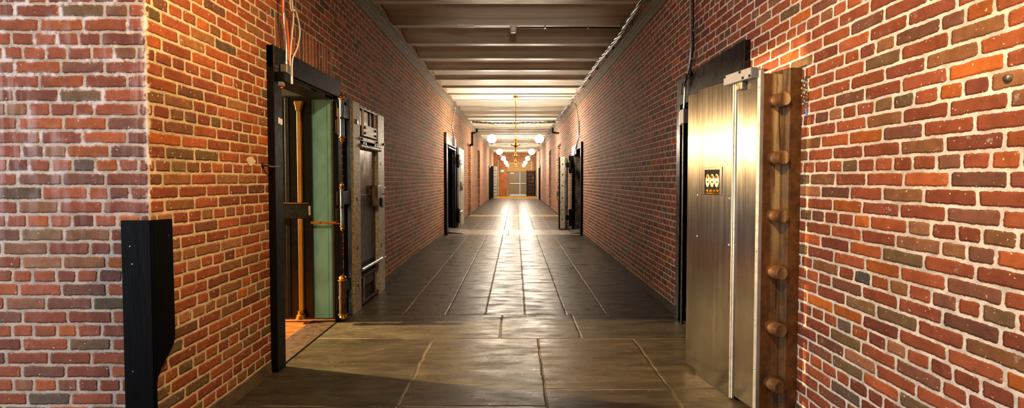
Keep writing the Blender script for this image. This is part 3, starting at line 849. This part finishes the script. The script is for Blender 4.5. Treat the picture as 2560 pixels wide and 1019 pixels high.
MB().box(1.68, 1.715, 4.80, 4.835, 2.05, 2.19).build('switch_plate', M['white_pl'], cr, bevel=.004)
MB().cyl((1.70, 4.745, 0.02), (1.70, 4.745, 2.055), .016).build('lower_pipe', M['black_gloss'], cr, smooth=True)
for z in (2.93, 2.66): MB().box(1.705, 1.772, 4.585, 4.655, z, z + .018).build('pipe_clamp', M['galv'], cr, bevel=.003)

# ------------------------------------------------------------------ ceiling fittings
jb = thing('ceiling_junction_box', 'round white ceiling box with black conduit running to right wall, nearest the camera', 'junction box', (0, 7.25, 0))
MB().lathe([(.055, ZB - .005), (.06, ZB - .03), (.05, ZB - .045), (.046, ZB - .10), (.035, ZB - .108)], (-.035, 0, 0), seg=20).build('sensor_cap', M['white_pl'], jb, smooth=True)
MB().cyl((.02, 0, ZB - .03), (1.70, 0, ZB - .035), .011).build('black_pipe', M['black_gloss'], jb, smooth=True)
for x in (.44, 1.1): MB().box(x, x + .02, -.02, .02, ZB - .05, ZB).build('pipe_clamp', M['galv'], jb)
tag(MB().box(-.90, -.64, 7.18, 7.27, ZB - .035, ZB - .001).build('ceiling_fixture', M['white_pl'], bevel=.006), 'flat white rectangular box screwed under the ceiling beam', 'ceiling fixture')
# detector wedge on the right cornice
dt = thing('wall_spotlight', 'small grey wedge-shaped fitting on the right cornice', 'light fitting', (1.69, 8.25, 3.742))
MB().prism([(-.07, .0), (.07, 0), (.02, .17), (-.01, .17)], 0, -.05, .03).build('hood', M['grey_pl'], dt, bevel=.005)
MB().lathe([(.03, 0), (.035, .02), (.02, .05)], (-.055, -.02, .02), seg=12).build('lamp_base', M['white_pl'], dt, smooth=True)

def bundle(name, path, R, r, n, mats, turns, label, cat, ends=None):
    t = thing(name, label, cat, (0, 0, 0))
    P = [Vector(p) for p in path]
    seg = []; tot = 0
    for a, b in zip(P, P[1:]):
        seg.append((tot, (b - a).length, a, b)); tot += (b - a).length
    steps = int(tot / .07)
    for k in range(n):
        pts = []
        rr = random.Random(k * 7 + 1)
        for i in range(steps + 1):
            s = tot * i / steps
            for (s0, l, a, b) in seg:
                if s <= s0 + l + 1e-6: break
            p = a.lerp(b, min(1, (s - s0) / l)); d = (b - a).normalized()
            u = Vector((0, 0, 1)).cross(d).normalized() if abs(d.z) < .9 else Vector((1, 0, 0)); w = d.cross(u)
            an = 2 * math.pi * (k / n + turns * s / tot) + rr.uniform(-.25, .25)
            pts.append(p + (u * math.cos(an) + w * math.sin(an)) * R * rr.uniform(.8, 1.15))
        MB().tube(pts, r, 6, smooth=False).build('strand', M[mats[k % len(mats)]], t, smooth=True)
    for p in P[1:-1]:
        MB().box(p.x - .008, p.x + .008, p.y - .006, p.y + .006, p.z, ZB + .02).build('hanger', M['galv'], t)
    return t
M['cable_grey'] = mat('grey_cable', (150, 152, 156), .4, .4, scale=22, rgb2=(84, 84, 88))
M['cable_dark'] = mat('dark_cable', (44, 46, 44), .5)
bundle('cable_bundle', [(1.58, 2.0, 3.78), (1.60, 5.976, 3.755), (1.60, 7.2, 3.70), (1.60, 9.386, 3.76), (1.60, 12.4, 3.76), (1.60, 18.9, 3.80), (1.62, 30, 3.80)], .022, .014, 4,
       ['cable_grey', 'cable_dark', 'cable_grey', 'cable_grey'], 26, 'long twisted grey cable bundle strung along the right side of the ceiling', 'cable bundle')
bundle('cable_bundle', [(-1.75, 18.9, 3.79), (-1.2, 18.9, 3.76), (-.85, 18.9, 3.735), (0, 18.9, 3.745), (.8, 18.9, 3.765), (1.62, 18.9, 3.79)], .028, .016, 3,
       ['cable_dark', 'cable_dark', 'cable_grey'], 3.3, 'sagging dark cable bundle crossing under the ceiling from wall to wall', 'cable bundle')
# black pipes by the niches
pl = thing('black_pipe', 'black cranked pipe dropping down the left wall and crossing under ceiling', 'pipe', (0, 19.2, 0))
MB().tube([(-1.586, 0, 3.56), (-1.586, 0, 3.40)], .042, 12, smooth=False).build('elbow', M['black'], pl, smooth=True)
MB().tube([(-1.63, 0, 3.385), (-1.80, 0, 3.385)], .035, 12, smooth=False).build('elbow', M['black'], pl, smooth=True)
MB().tube([(-1.775, 0, 3.42), (-1.775, 0, 2.90)], .045, 12, smooth=False).build('drop_pipe', M['black'], pl, smooth=True)
MB().tube([(-1.73, 0, 2.91), (-1.88, 0, 2.88)], .045, 12, smooth=False).build('elbow', M['black'], pl, smooth=True)
MB().cyl((-1.60, 0, 3.53), (1.55, 0, 3.53), .012, 8).build('cross_pipe', M['cable_dark'], pl, smooth=True)
pr = thing('black_pipe', 'short black angled pipe bracket high on the right wall, at end of cross pipe', 'pipe', (0, 19.2, 0))
MB().tube([(1.52, 0.05, 3.60), (1.52, 0.05, 3.41)], .042, 12, smooth=False).build('elbow', M['black'], pr, smooth=True)
MB().tube([(1.50, 0.05, 3.40), (1.78, 0.05, 3.375)], .035, 12, smooth=False).build('arm', M['black'], pr, smooth=True)
# white conduits by the second doors
cl = thing('conduit', 'pale crooked conduit with grey box above tall left door frame', 'conduit', (0, 0, 0))
MB().tube([(-1.82, 13.99, 3.70), (-1.82, 14.08, 3.557), (-1.82, 13.62, 3.202), (-1.82, 13.53, 2.98), (-1.81, 13.78, 2.696)], .022, 10).build('pipe', M['cond'], cl, smooth=True)
MB().box(-1.826, -1.76, 13.62, 13.88, 2.46, 2.68).build('switch_box', M['grey_pl'], cl, bevel=.008)
c2 = thing('conduit', 'pale conduit curving down onto white plate of right mid-corridor frame', 'conduit', (0, 0, 0))
MB().tube([(1.70, 13.75, 3.75), (1.73, 13.3, 3.45), (1.74, 13.1, 3.1), (1.74, 13.0, 2.68), (1.70, 13.2, 2.40), (1.68, 13.5, 2.1)], .018, 10).build('pipe', M['cond'], c2, smooth=True)
MB().box(1.725, 1.772, 12.95, 13.05, 2.75, 3.1).build('clamp_plate', M['galv'], c2, bevel=.004)

# ------------------------------------------------------------------ chandeliers
M['globe'] = emat('glowing_globe', (255, 238, 214), 260.0)
def chandelier(label):
    t = thing('chandelier', label, 'chandelier', (0, 0, 0), 0, 'brass chandeliers along the corridor ceiling')
    MB().lathe([(.02, ZB), (.06, ZB - .005), (.072, ZB - .03), (.06, ZB - .06), (.07, ZB - .07), (.03, ZB - .10), (.013, ZB - .12)]).build('canopy', M['bright_brass'], t, smooth=True)
    st = MB(); st.cyl((0, 0, 2.60), (0, 0, ZB - .1), .011)
    for z, r in ((3.50, .045), (3.10, .025), (3.06, .028), (2.95, .02), (3.47, .02)):
        st.lathe([(.012, z - .012), (r, z - .004), (r, z + .004), (.012, z + .012)])
    st.build('stem', M['bright_brass'], t, smooth=True)
    MB().lathe([(.012, 2.64), (.03, 2.62), (.022, 2.60), (.035, 2.575), (.052, 2.52), (.064, 2.46), (.056, 2.42), (.03, 2.38), (.036, 2.36), (.016, 2.33), (.02, 2.30), (.012, 2.27), (.02, 2.255), (.003, 2.235)], seg=20).build('body', M['brass'], t, smooth=True)
    for s in (-1, 1):
        a = MB(); a.tube([(s * .04, 0, 2.42), (s * .10, 0, 2.455), (s * .13, 0, 2.455)], .012, 8)
        a.tube([(s * .13, 0, 2.455), (s * .35, 0, 2.462), (s * .60, 0, 2.455), (s * .66, 0, 2.475), (s * .67, 0, 2.50)], .009, 8)
        a.lathe([(.012, -.02), (.024, -.01), (.024, .01), (.012, .02)], (s * .12, 0, 2.456), 'x', 12)
        arm = a.build('arm', M['brass'], t, smooth=True)
        MB().lathe([(.012, 2.49), (.045, 2.505), (.052, 2.515), (.03, 2.52)], (s * .67, 0, 0)).build('gallery', M['brass'], arm, smooth=True)
        MB().lathe([(.035, 2.515), (.09, 2.54), (.122, 2.585), (.128, 2.63), (.11, 2.69), (.07, 2.735), (.035, 2.75)], (s * .67, 0, 0), seg=20).build('globe', M['globe'], t, smooth=True)
    return t
ch1 = chandelier('nearest brass chandelier, two glowing white globes on a long stem')
CH = [(19.55, 'second nearest brass chandelier, behind the front one'), (26.0, 'third brass chandelier down the corridor'),
      (32.4, 'fourth brass chandelier down the corridor'), (38.6, 'farthest brass chandelier, above the ochre floor')]
for y, lb in CH: copy_tree(ch1, (0, y, 0), label=lb)
ch1.location = (0, 13.27, 0)
cc = thing('ceiling_conduit', 'thin dark conduit from front chandelier canopy to right wall', 'conduit', (0, 13.3, 0))
MB().cyl((.05, 0, ZB - .03), (1.62, 0, ZB - .03), .010).build('pipe', M['cable_dark'], cc, smooth=True)

# ------------------------------------------------------------------ ramps
m = MB(); m.prism([(-2.02, .0), (-1.40, .0), (-1.40, .012), (-1.95, .075), (-2.02, .075)], 1, 12.72, 13.70)
tag(m.build('threshold_ramp', M['grey_iron'], bevel=.004), 'sloping grey metal ramp at foot of tall left door frame', 'ramp')
m = MB(); m.prism([(1.52, .0), (1.96, .0), (1.96, .06), (1.86, .06), (1.52, .010)], 1, 12.75, 13.60)
tag(m.build('threshold_ramp', M['grey_iron'], bevel=.004), 'small grey ramp beside the thick leaf of right mid-corridor door', 'ramp')

# ------------------------------------------------------------------ second right leaf, half open
R2 = thing('vault_door', 'thick half-open iron vault door with heavy black hinges, right side mid corridor', 'vault door', (1.27, 13.80, 0.0), math.radians(-8))
MB().box(.0, .045, .0, 1.25, .03, 2.14).build('dark_edge', M['black'], R2, bevel=.004)
mb_ = MB().box(.045, .185, -.01, 1.22, .03, 2.15).build('door_body', M['pale_iron'], R2, bevel=.005)
MB().box(.185, .235, -.005, 1.25, .03, 2.12).build('outer_plate', M['grey_iron'], R2, bevel=.005)
for z in (1.93, 1.62, 1.30, .95, .60, .30):
    MB().lathe([(.019, 0), (.019, -.003)], (.11, -.010, z), 'y', 14).build('bolt_hole', M['black'], mb_)
for z0, z1 in ((1.66, 2.17), (.14, .62)):
    h = MB().lathe([(.055, z0), (.055, z1)], (.36, -.20, 0), seg=18).build('hinge_barrel', M['black'], R2, smooth=True)
    MB().box(.30, .43, -.26, -.14, z1 - .14, z1).build('hinge_knuckle', M['black'], h, bevel=.006)
    MB().box(.30, .43, -.26, -.14, z0, z0 + .14).build('hinge_knuckle', M['black'], h, bevel=.006)
    MB().box(.21, .36, -.19, .02, (z0 + z1) / 2 - .08, (z0 + z1) / 2 + .06).build('hinge_arm', M['black'], h, bevel=.006)
m = MB()
m.box(-.06, .0, .20, .26, 1.0, 1.14); m.cyl((-.06, .23, .86), (-.06, .23, 1.14), .012); m.box(-.08, 0, .15, .22, 2.04, 2.09)
m.build('latch', M['steel_bar'], R2, bevel=.004)

# ------------------------------------------------------------------ far end
M['end_wall'] = mat('brown_plaster', (172, 122, 88), .7, rgb2=(148, 96, 66), scale=3, bump=.002)
ew = MB(); ew.box(XL - .3, -.62, YE, YE + .2, 0, 4.0); ew.box(1.02, XR + .3, YE, YE + .2, 0, 4.0); ew.box(-.62, 1.02, YE, YE + .2, 2.15, 4.0)
structure(ew.build('wall_end', M['end_wall']))
M['amber_wood'] = mat('amber_wood', (190, 112, 30), .5, rgb2=(150, 78, 20), scale=4, stretch=(2, 2, .5))
tag(MB().box(-1.42, -.86, YE - .06, YE - .005, .03, 3.35).build('wooden_panel', M['amber_wood'], bevel=.01), 'tall amber wooden panel left of far exit doors, below green sign', 'panel')
M['tan_panel'] = mat('tan_panel', (196, 158, 96), .6)
structure(MB().box(-.80, 1.60, YE - .05, YE - .005, 2.16, 3.05).build('trim_4', M['tan_panel'], bevel=.01))
M['olive'] = mat('olive_paint', (132, 120, 88), .5, var=.15)
structure(MB().box(-.62, -.56, YE - .06, YE + .1, 0, 2.16).build('trim_5', M['olive'], bevel=.006))
structure(MB().box(.96, 1.02, YE - .06, YE + .1, 0, 2.16).build('trim_6', M['olive'], bevel=.006))
for i, (a, b) in enumerate(((-.555, .375), (.40, .955))):
    d = structure(MB().box(a - (.02 if i == 0 else 0), b + (.02 if i else 0), YE, YE + .045, .02, 2.17).build('door_%d' % (i + 1), M['olive'], bevel=.004))
    MB().box(a + .04, b - .01, YE - .07, YE - .035, 1.06, 1.13).build('push_bar', M['galv'], d, bevel=.008)
    MB().box(a + .02, b - .01, YE - .012, YE, .04, .13).build('kick_plate', M['galv'], d, bevel=.003)
    if i == 0: MB().box(a + .10, a + .42, YE - .006, YE, 1.97, 2.05).build('door_notice', M['white_pl'], d)
tag(MB().box(-1.33, -1.05, YE - .10, YE - .06, 2.13, 2.30).build('exit_sign', emat('sign_glow', (120, 235, 170), 2.2), bevel=.006), 'small lit pale green exit sign on the amber panel', 'exit sign')
for x, lb in ((-1.55, 'pale vertical pipe on far wall left of the amber panel'), (1.42, 'pale vertical pipe on far wall above the dark door')):
    tag(MB().cyl((x, YE - .04, 2.3 if x > 0 else .05), (x, YE - .04, 3.2), .03).build('wall_pipe', M['white_paint'], smooth=True), lb, 'pipe')
tag(MB().box(-.72, -.68, YE - .09, YE - .05, 0.0, .55).build('door_stop', M['ivory_rod'], bevel=.004), 'short pale post standing left of the far exit doors', 'post')
# dark grille-like leaf standing open at the right end
RD = thing('vault_door', 'dark open vault door with ribbed inner face beside the far exit doors', 'vault door', (.95, 40.6, 0), 0)
MB().box(0, .78, .0, .16, .02, 2.22).build('door_body', M['rust_brown'], RD, bevel=.006)
m = MB()
for z in (.2, .5, .8, 1.1, 1.4, 1.7, 2.0): m.box(.08, .66, -.025, 0, z, z + .06)
m.build('rib', M['black'], RD, bevel=.004)
MB().box(0, .08, -.03, 0, .02, 2.22).build('stile', M['black'], RD, bevel=.004)
MB().box(.66, .78, -.03, 0, .02, 2.22).build('stile', M['black'], RD, bevel=.004)
MB().box(.56, .60, -.055, -.03, 1.2, 1.75).build('handle', M['grey_iron'], RD, bevel=.006)
MB().prism([(.78, -.02), (.82, -.06), (.82, .1), (.78, .16)], 2, .02, 2.2).build('edge_plate', M['blue_steel'], RD)
# left end leaf
LD = thing('vault_door', 'open vault door with mottled pale edge jutting from far left wall', 'vault door', (-1.86, 35.0, 0), 0)
MB().box(.0, .20, .03, .08, .05, 2.45).build('inner_plate', M['black'], LD, bevel=.004)
m = MB()
for z in (.45, 1.05, 1.65, 2.25): m.box(.0, .22, -.01, .03, z, z + .09)
m.build('hinge_strap', M['black'], LD, bevel=.006)
MB().box(.22, .47, -.03, .50, .02, 2.42).build('door_body', M['pale_iron'], LD, bevel=.01)
m = MB()
for i in range(9): m.box(.24, .45, -.045, -.03, .2 + i * .24, .26 + i * .24)
m.build('edge_rib', M['grey_iron'], LD, bevel=.004)
# white post on right
tag(MB().box(XR - .14, XR - .002, 35.10, 35.32, 0, 3.57).build('white_post', M['white_paint'], bevel=.008), 'tall narrow white post on right wall near the far end', 'post')

# ------------------------------------------------------------------ light
w = bpy.data.worlds.new('World'); sc.world = w; w.use_nodes = True
bg = w.node_tree.nodes['Background']; bg.inputs[0].default_value = (.70, .82, 1.0, 1); bg.inputs[1].default_value = 1.6

def area(name, loc, rot, sx, sy, power, color):
    l = bpy.data.lights.new(name, 'AREA'); l.shape = 'RECTANGLE'; l.size = sx; l.size_y = sy
    l.energy = power; l.color = color
    o = bpy.data.objects.new(name, l); COL.objects.link(o); o.location = loc; o.rotation_euler = rot
    return o
def point(name, loc, power, color, r=.06):
    l = bpy.data.lights.new(name, 'POINT'); l.energy = power; l.color = color; l.shadow_soft_size = r
    o = bpy.data.objects.new(name, l); COL.objects.link(o); o.location = loc
    return o
# daylight through the wide side opening of the hall
area('daylight', (-5.98, -.25, 1.6), (0, math.radians(-90), 0), 3.0, 3.2, 265, (.80, .86, 1.0))
def spot(name, loc, aim, power, color, angle, r=.08):
    l = bpy.data.lights.new(name, 'SPOT'); l.energy = power; l.color = color; l.shadow_soft_size = r
    l.spot_size = math.radians(angle); l.spot_blend = .9
    o = bpy.data.objects.new(name, l); COL.objects.link(o); o.location = loc
    o.rotation_euler = (Vector(aim) - Vector(loc)).to_track_quat('-Z', 'Y').to_euler()
# shaded warm lamps of the entrance hall, above and beside the camera
spot('hall_lamp', (-.35, 1.9, 3.35), (-1.9, 2.8, 1.6), 380, (1.0, .62, .28), 105)
spot('hall_lamp', (-.1, .7, 3.3), (1.77, 1.6, 2.35), 520, (1.0, .66, .30), 84)
spot('added_ceiling_fill', (0, 4.3, 3.3), (0, 8.2, 3.95), 75, (1.0, .86, .68), 62)  # no hall fixture: unseen spot added to brighten the near ceiling bays
vl = point('vault_lamp', (-6.0, 4.70, 2.25), 7000, (1.0, .66, .28), .05)
vl.data.specular_factor = .2

# ------------------------------------------------------------------ camera
cam = bpy.data.cameras.new('Camera'); co = bpy.data.objects.new('Camera', cam); COL.objects.link(co)
co.location = (0, 0, 1.5); co.rotation_euler = (math.radians(90) - math.atan(.03), 0, 0)
cam.sensor_width = 36; cam.lens = 1170 / 2560 * 36
cam.shift_x = -9 / 2560; cam.shift_y = -27.5 / 2560
cam.clip_start = .05; cam.clip_end = 200
sc.camera = co
sc.view_settings.view_transform = 'Standard'; sc.view_settings.look = 'None'
sc.view_settings.gamma = 1.0; sc.view_settings.exposure = 0.0
sc.view_settings.use_curve_mapping = False
sc.cycles.use_denoising = True
sc.cycles.max_bounces = 8
sc.cycles.sample_clamp_indirect = 6.0
